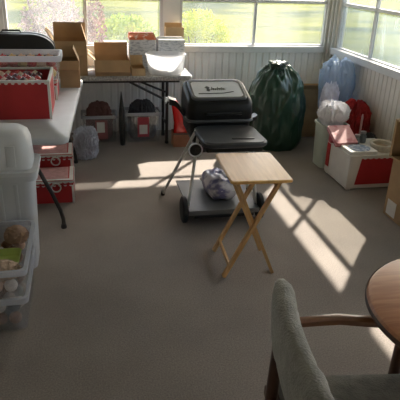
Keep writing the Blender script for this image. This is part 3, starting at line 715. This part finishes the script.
# ------------------------------------------------------------------ back right: bags and boxes
t = thing('rubbish_bag', 'big full dark green plastic bag against the back wall', 'bag', (1.915, 5.18, 0))
MB().bag((.285, .27, .80), [(0, 0), (.85, 0), (.98, .10), (1, .30), (1, .55), (.85, .76), (.64, .90), (.36, .98), (0, .99)], .20, .95, 43, 6).done('body', BAGGREEN, t, True, angle=180)
MB().bag((.10, .10, .12), [(0, 0), (.9, 0), (.7, .3), (.45, .5), (.6, .75), (.8, .95), (.5, 1), (0, .8)], .6, 2.5, 42, 5, (-.03, -.07, .745)).done('knot', BAGGREEN, t, True, angle=180)
carton('open brown cardboard box in the back right corner behind the green bag', (2.45, 5.55, 0), .34, .28, .54, [('f', .10, 35), ('r', .08, 60), ('l', .1, 50)], CARDL)
t = thing('clear_bag', 'large bluish clear plastic bag under the right window near the corner', 'bag', (2.545, 5.12, 0))
MB().bag((.150, .145, .86), [(0, 0), (.7, 0), (.85, .2), (.95, .45), (1.08, .65), (1.08, .82), (.9, .94), (.5, 1), (0, .97)], .26, 1.3, 43, 6).done('film', BLUEFILM, t, True, angle=180)
MB().blob((0, 0, .004), (.11, .12, .30), 4, .12, 3, 44).done('packed_contents', mat('grey_blue_cloth', (.22, .27, .34), .8, var=.3, scale=12), t, True)
tag(MB().bag((.085, .075, .66), [(0, 0), (.75, 0), (.85, .2), (.9, .5), (1, .75), (.9, .9), (.5, 1), (0, .97)], .35, 2.4, 45, 5).done('plastic_bag', mat('lilac_film', (.58, .60, .72), .3, var=.25, scale=9, bump=.4, bscale=25, coat=.3), None, True, (2.37, 4.88, 0)), 'crumpled lilac white plastic bag between the green bag and the bluish bag', 'bag')
t = thing('plastic_bin', 'pale green white bin stuffed with white tissue in front of the green bag', 'bin', (2.26, 4.53, 0))
tub_mesh(.27, .27, .42, .84, .05, .005, .01, .02).done('body', PALETUB, t, True)
tag(MB().bag((.135, .135, .575), [(0, 0), (.6, 0), (.62, .2), (.66, .5), (.72, .735), (1, .78), (1.02, .88), (.75, .98), (.4, 1), (0, .96)], .22, 2.6, 46, 6).done('tissue_paper', TISSUE, None, True, (2.26, 4.53, .006)), 'white crumpled tissue rising out of the pale green bin', 'tissue')
tag(MB().bag((.135, .17, .545), [(0, 0), (.80, 0), (.95, .12), (1, .35), (1, .60), (.90, .80), (.66, .93), (.34, .99), (0, .97)], .28, 1.8, 47, 6).done('cloth_bag', REDDK, None, True, (2.575, 4.70, 0)), 'dark red cloth bag slumped against the right wall', 'bag')
tag(MB().bag((.12, .05, .32), [(0, 0), (.80, 0), (.95, .12), (1, .35), (1, .60), (.90, .80), (.66, .93), (.34, .99), (0, .97)], .25, 2, 48).done('folded_jacket', DARKCLOTH, None, True, (2.58, 4.44, 0)), 'dark grey folded cloth by the right wall behind the wicker ring', 'cloth')
# red and white box with round plate
o = thing('storage_box', 'white box with a big red front flap, right of the pink box', 'box', (2.385, 4.115, 0))
w, d, h = .47, .46, .305
MB().box2((-w/2, -d/2, .012), (w/2, d/2, h), .004).done('body', WBOARD, o)
b = MB(); b.loft([[(-w/2+.075, -d/2-.006, .05), (w/2, -d/2-.006, .05), (w/2, -d/2-.006, h-.02), (-w/2+.11, -d/2-.006, h-.02)], [(-w/2+.075, -d/2, .05), (w/2, -d/2, .05), (w/2, -d/2, h-.02), (-w/2+.11, -d/2, h-.02)]]); b.done('front_flap', RED, o)
b = MB(); scallops(b, (-w/2+.11, -d/2-.0065, 0), (w/2, -d/2-.0065, 0), h-.004, (0, -1, 0), .05, .02); b.box2((-w/2-.004, -d/2-.004, h), (w/2+.004, d/2+.004, h+.006)); b.done('scalloped_trim', WBOARD, o)
b = MB(); b.box2((-w/2-.007, .15, .08), (-w/2-.001, .21, h-.01)); b.done('side_flap', RED, o)
for x in (-1, 1):
    for y in (-1, 1): MB().box((x*(w/2-.03), y*(d/2-.03), .006), (.04, .04, .012)).done('foot', WBOARD, o)
t = thing('square_tin', 'flat white tin with a round blue lid pattern on the red and white box', 'tin', (2.285, 4.005, .3113))
MB().loft([rr(0, 0, .255, .21, .02, 0), rr(0, 0, .255, .21, .02, .026), rr(0, 0, .247, .202, .02, .03)]).done('body', WBOARD, t)
b = MB(); b.lathe([(.094, 0), (.094, .004), (.078, .006), (.05, .003)], 32, (.0, 0, .030)); b.done('round_pattern', BLUEPR, t, True)
t = thing('wicker_ring', 'beige white ring shaped basket beside the tin on the red and white box', 'basket', (2.51, 4.03, .3113))
b = MB(); b.lathe([(.085, 0), (.096, .03), (.104, .058), (.098, .064), (.076, .058), (.074, .01)], 28, sx=1, sy=1.1); b.done('ring', mat('cream_wicker', (.60, .55, .47), .8, var=.12, scale=40, bump=.4), t, True)
b = MB(); b.lathe([(.074, .010), (.074, .028)], 28, sx=1, sy=1.1); b.done('lining', mat('tan_lining', (.36, .26, .17), .9, var=.2), t, True)
t = thing('flat_box', 'pink flat box tilted on the red and white box', 'box', (2.215, 4.215, .3125))
Pm = Matrix.Translation((0, 0, .066)) @ Matrix.Rotation(math.radians(24), 4, 'X')
b = MB(); b.loft([[Pm @ Vector(p) for p in rr(0, 0, .205, .235, .004, z)] for z in (-.0, .034)]); b.done('lid', PINK, t)
b = MB(); b.loft([[Pm @ Vector(p) for p in rr(0, 0, .196, .226, .004, z)] for z in (-.016, -.0)]); b.done('base', mat('deep_pink', (.42, .09, .11), .6, var=.08), t)
b = MB(); b.box2((-.08, .03, -.0), (.08, .085, .065)); b.done('prop', mat('deep_pink', (.42, .09, .11), .6), t)
def jar(label, x, y, h, r):
    t = thing('glass_jar', label, 'jar', (x, y, .3113))
    MB().lathe([(r*.8, 0), (r, .01), (r, h*.62), (r*.7, h*.74), (r*.72, h*.8)], 18).done('body', SMOKE, t, True)
    MB().lathe([(r*.8, h*.8), (r*.8, h), (r*.7, h)], 18).done('lid', mat('pewter', (.36, .36, .37), .4, metal=.4, var=.1), t, True)
    return t
jar('squat smoky jar between the pink box and the taper candle', 2.365, 4.21, .085, .03)
jar('taller smoky jar at the foot of the taper candle', 2.435, 4.235, .105, .032)
t = thing('taper_candle', 'thin pale pink taper candle upright behind the smoky jars', 'candle', (2.435, 4.30, .3113))
MB().lathe([(.009, 0), (.0085, .22), (.005, .245)], 10).done('wax', mat('pale_pink_wax', (.55, .33, .32), .5, var=.05), t, True)
MB().lathe([(.028, 0), (.028, .006), (.012, .010), (.012, .02)], 14).done('holder', mat('pewter', (.36, .36, .37), .4), t, True)
# cartons at the right edge
t = carton('tall closed cardboard box on the carpet at the right edge, below the upper crate', (2.465, 3.205, 0), .43, .43, .46, [], CARD)
MB().box2((-.215, -.215, .455), (.215, .215, .463)).done('top_panel', CARD, t)
b = MB(); b.box2((-.2175, .06, .02), (-.215, .18, .14)); b.done('paper_label', WBOARD, t)
t = thing('cardboard_box', 'upper cardboard crate on its side with a dark opening, at the right edge', 'box', (2.44, 3.23, .4645))
b = MB(); w, k = .215, .012
for a, c in (((-w, -w, 0), (w, w, k)), ((-w, -w, .28), (w, w, .292)), ((-w, w-k*2, k), (w, w, .28)), ((-w, -w, k), (w, -w+k, .28)), ((w-k, -w+k, k), (w, w-k*2, .28))): b.box2(a, c)
b.done('body', CARD, t)
tag(MB().blob((0, 0, 0), (.15, .15, .09), 4, .15, 3, 51).done('dark_bundle', DARKCLOTH, None, True, (2.43, 3.23, .4770)), 'dark bundle inside the upper cardboard crate at the right edge', 'bundle')

# ------------------------------------------------------------------ dining chair and round table
c = thing('dining_chair', 'dining chair with grey green padded back, in the right foreground', 'chair', (.742, .985, 0), -.14)
# local: faces +x
b = MB(); NY = 14; loops = []
def padx(y): return -.222-.022*(1-(y/.262)**2)
for i in range(NY+1):
    y = -.262+.524*i/NY; end = 1 if 0 < i < NY else .78
    hh = .130*(1 if 0 < i < NY else .9); th = .040*end; l = []
    for j in range(18):
        a = 2*PI*j/18; e = 2.6
        cx = th*abs(math.cos(a))**(2/e)*(1 if math.cos(a) > 0 else -1); cz = hh*abs(math.sin(a))**(2/e)*(1 if math.sin(a) > 0 else -1)
        l.append((padx(y)+cx-cz*.12+.003*math.sin(y*70+1.4*math.sin(y*17)), y, .79+cz+.004*math.sin(y*70)))
    loops.append(l)
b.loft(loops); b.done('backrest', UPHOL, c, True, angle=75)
for y in (-.257, .257):
    MB().tube([(-.228, y, 0), (-.228, y, .45), (-.222, y, .72)], [.017, .021, .019], 10).done('leg', DARKW, c, True)
for y in (-.36, .36):
    MB().tube([(.24, y, 0), (.24, y, .30), (.24, y, .643)], [.016, .022, .020], 10).done('leg', DARKW, c, True)
    b = MB(); e = 1 if y > 0 else -1
    b.loft([[(x, y-e*k+dy*w, z+dz*h) for dy, dz in ((-1, -.6), (-.6, -1), (.6, -1), (1, -.6), (1, .6), (.6, 1), (-.6, 1), (-1, .6))] for x, k, z, w, h in ((-.235, .085, .690, .012, .013), (-.14, .03, .690, .016, .014), (0, 0, .678, .019, .015), (.20, 0, .658, .021, .015), (.275, 0, .650, .019, .014), (.287, 0, .649, .011, .008))])
    b.done('armrest', BROWNW, c, True)
b = MB(); b.box2((-.24, -.32, .395), (.25, .32, .435), .006); b.box2((.222, -.35, .395), (.258, .35, .435), .004); b.done('seat_frame', DARKW, c)
b = MB(); N = 16; rows = []
for zside in (1,):
    for i in range(N+1):
        u = i/N; x = -.20+.47*u; row = []
        for j in range(N+1):
            v = j/N; y = -.34+.68*v
            edge = min(u, 1-u, v, 1-v); f = min(1, edge*9); f = math.sin(f*PI/2)
            seam = .010*math.exp(-((v-.60)/.025)**2)+.006*math.exp(-((v-.85)/.02)**2)
            row.append((x, y, (.438)+.070*f-seam+.003*noise.noise(Vector((x*9, y*14, 3)))))
        rows.append(row)
V = [[b.bm.verts.new(p) for p in r] for r in rows]
for i in range(N):
    for j in range(N): b.bm.faces.new((V[i][j], V[i+1][j], V[i+1][j+1], V[i][j+1]))
lo = [V[0][j] for j in range(N+1)]+[V[i][N] for i in range(1, N+1)]+[V[N][j] for j in range(N-1, -1, -1)]+[V[i][0] for i in range(N-1, 0, -1)]
bl = [b.bm.verts.new((v.co.x, v.co.y, .436)) for v in lo]
for i in range(len(lo)):
    k = (i+1) % len(lo); b.bm.faces.new((lo[i], lo[k], bl[k], bl[i]))
b.bm.faces.new(bl)
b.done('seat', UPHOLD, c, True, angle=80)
for y in (-1, 1): MB().bar((-.228, y*.257, .20), (.24, y*.36, .20), .018, .026).done('stretcher', DARKW, c)

t = thing('dining_table', 'small round honey oak table at the right edge, in front of the chair', 'table', (1.255, 1.24, 0))
b = MB(); b.lathe([(.345, .700), (.362, .703), (.372, .712), (.372, .726), (.366, .735), (.354, .740)], 64); b.done('table_top', TABLEOAK, t, True, angle=30)
b = MB(); b.lathe([(.374, .707), (.377, .712), (.377, .724), (.374, .728)], 64, cap0=False, cap1=False); b.lathe([(.368, .707), (.368, .728)], 64, cap0=False, cap1=False); b.done('edge_band', DARKW, t, True)
b = MB(); b.lathe([(.17, .66), (.18, .70)], 32); b.done('apron', DARKW, t, True)
b = MB(); b.lathe([(.05, .03), (.06, .08), (.035, .16), (.045, .30), (.03, .45), (.045, .60), (.06, .66)], 24); b.done('pedestal', BROWNW, t, True)
for k in range(4):
    a = PI/4+k*PI/2; b = MB(); b.tube([(.03*math.cos(a), .03*math.sin(a), .12), (.15*math.cos(a), .15*math.sin(a), .075), (.27*math.cos(a), .27*math.sin(a), .018)], [.03, .025, .018], 8); b.done('leg', BROWNW, t, True)

# ------------------------------------------------------------------ light
sd = bpy.data.lights.new('sun', 'SUN'); so = bpy.data.objects.new('sun', sd); C.objects.link(so)
sd.energy = 6.2; sd.angle = math.radians(.8); sd.color = (1, .93, .80)
so.rotation_euler = Vector((.846, 1.065, 1)).to_track_quat('Z', 'Y').to_euler()
w = bpy.data.worlds.new('world'); bpy.context.scene.world = w; w.use_nodes = True
nt = w.node_tree; bg = nt.nodes['Background']
sky = nt.nodes.new('ShaderNodeTexSky'); sky.sky_type = 'NISHITA'; sky.sun_disc = False
sky.sun_elevation = math.radians(36); sky.sun_rotation = math.atan2(.846, 1.095); sky.air_density = 1.2; sky.dust_density = 2.5
nt.links.new(sky.outputs[0], bg.inputs[0]); bg.inputs[1].default_value = .20

# ------------------------------------------------------------------ camera
f, pit, roll, h, psi = 530.994, .420861, .03675, 1.76317, .218583
cp, sp, cs, ss = math.cos(pit), math.sin(pit), math.cos(psi), math.sin(psi)
fx, fy, fz = Vector((cs, -ss, 0)), Vector((ss, cs, 0)), Vector((0, 0, 1))
fwd = fy*cp-fz*sp; upv = fy*sp+fz*cp
cr, sr = math.cos(roll), math.sin(roll)
xr = fx*cr+upv*sr; yr = -fx*sr+upv*cr
M = Matrix((( xr.x, yr.x, -fwd.x, 0), (xr.y, yr.y, -fwd.y, 0), (xr.z, yr.z, -fwd.z, h), (0, 0, 0, 1)))
cd = bpy.data.cameras.new('camera'); co = bpy.data.objects.new('camera', cd); C.objects.link(co)
cd.sensor_width = 36; cd.sensor_fit = 'HORIZONTAL'; cd.lens = f/400*36; cd.clip_start = .02; cd.clip_end = 300
co.matrix_world = M
S = bpy.context.scene; S.camera = co
S.view_settings.view_transform = 'Standard'; S.view_settings.look = 'None'; S.view_settings.gamma = 1; S.view_settings.use_curve_mapping = False
S.view_settings.exposure = 1.62
S.cycles.max_bounces = 10; S.cycles.diffuse_bounces = 5; S.cycles.transparent_max_bounces = 24; S.cycles.use_denoising = True
S.cycles.sample_clamp_indirect = 8
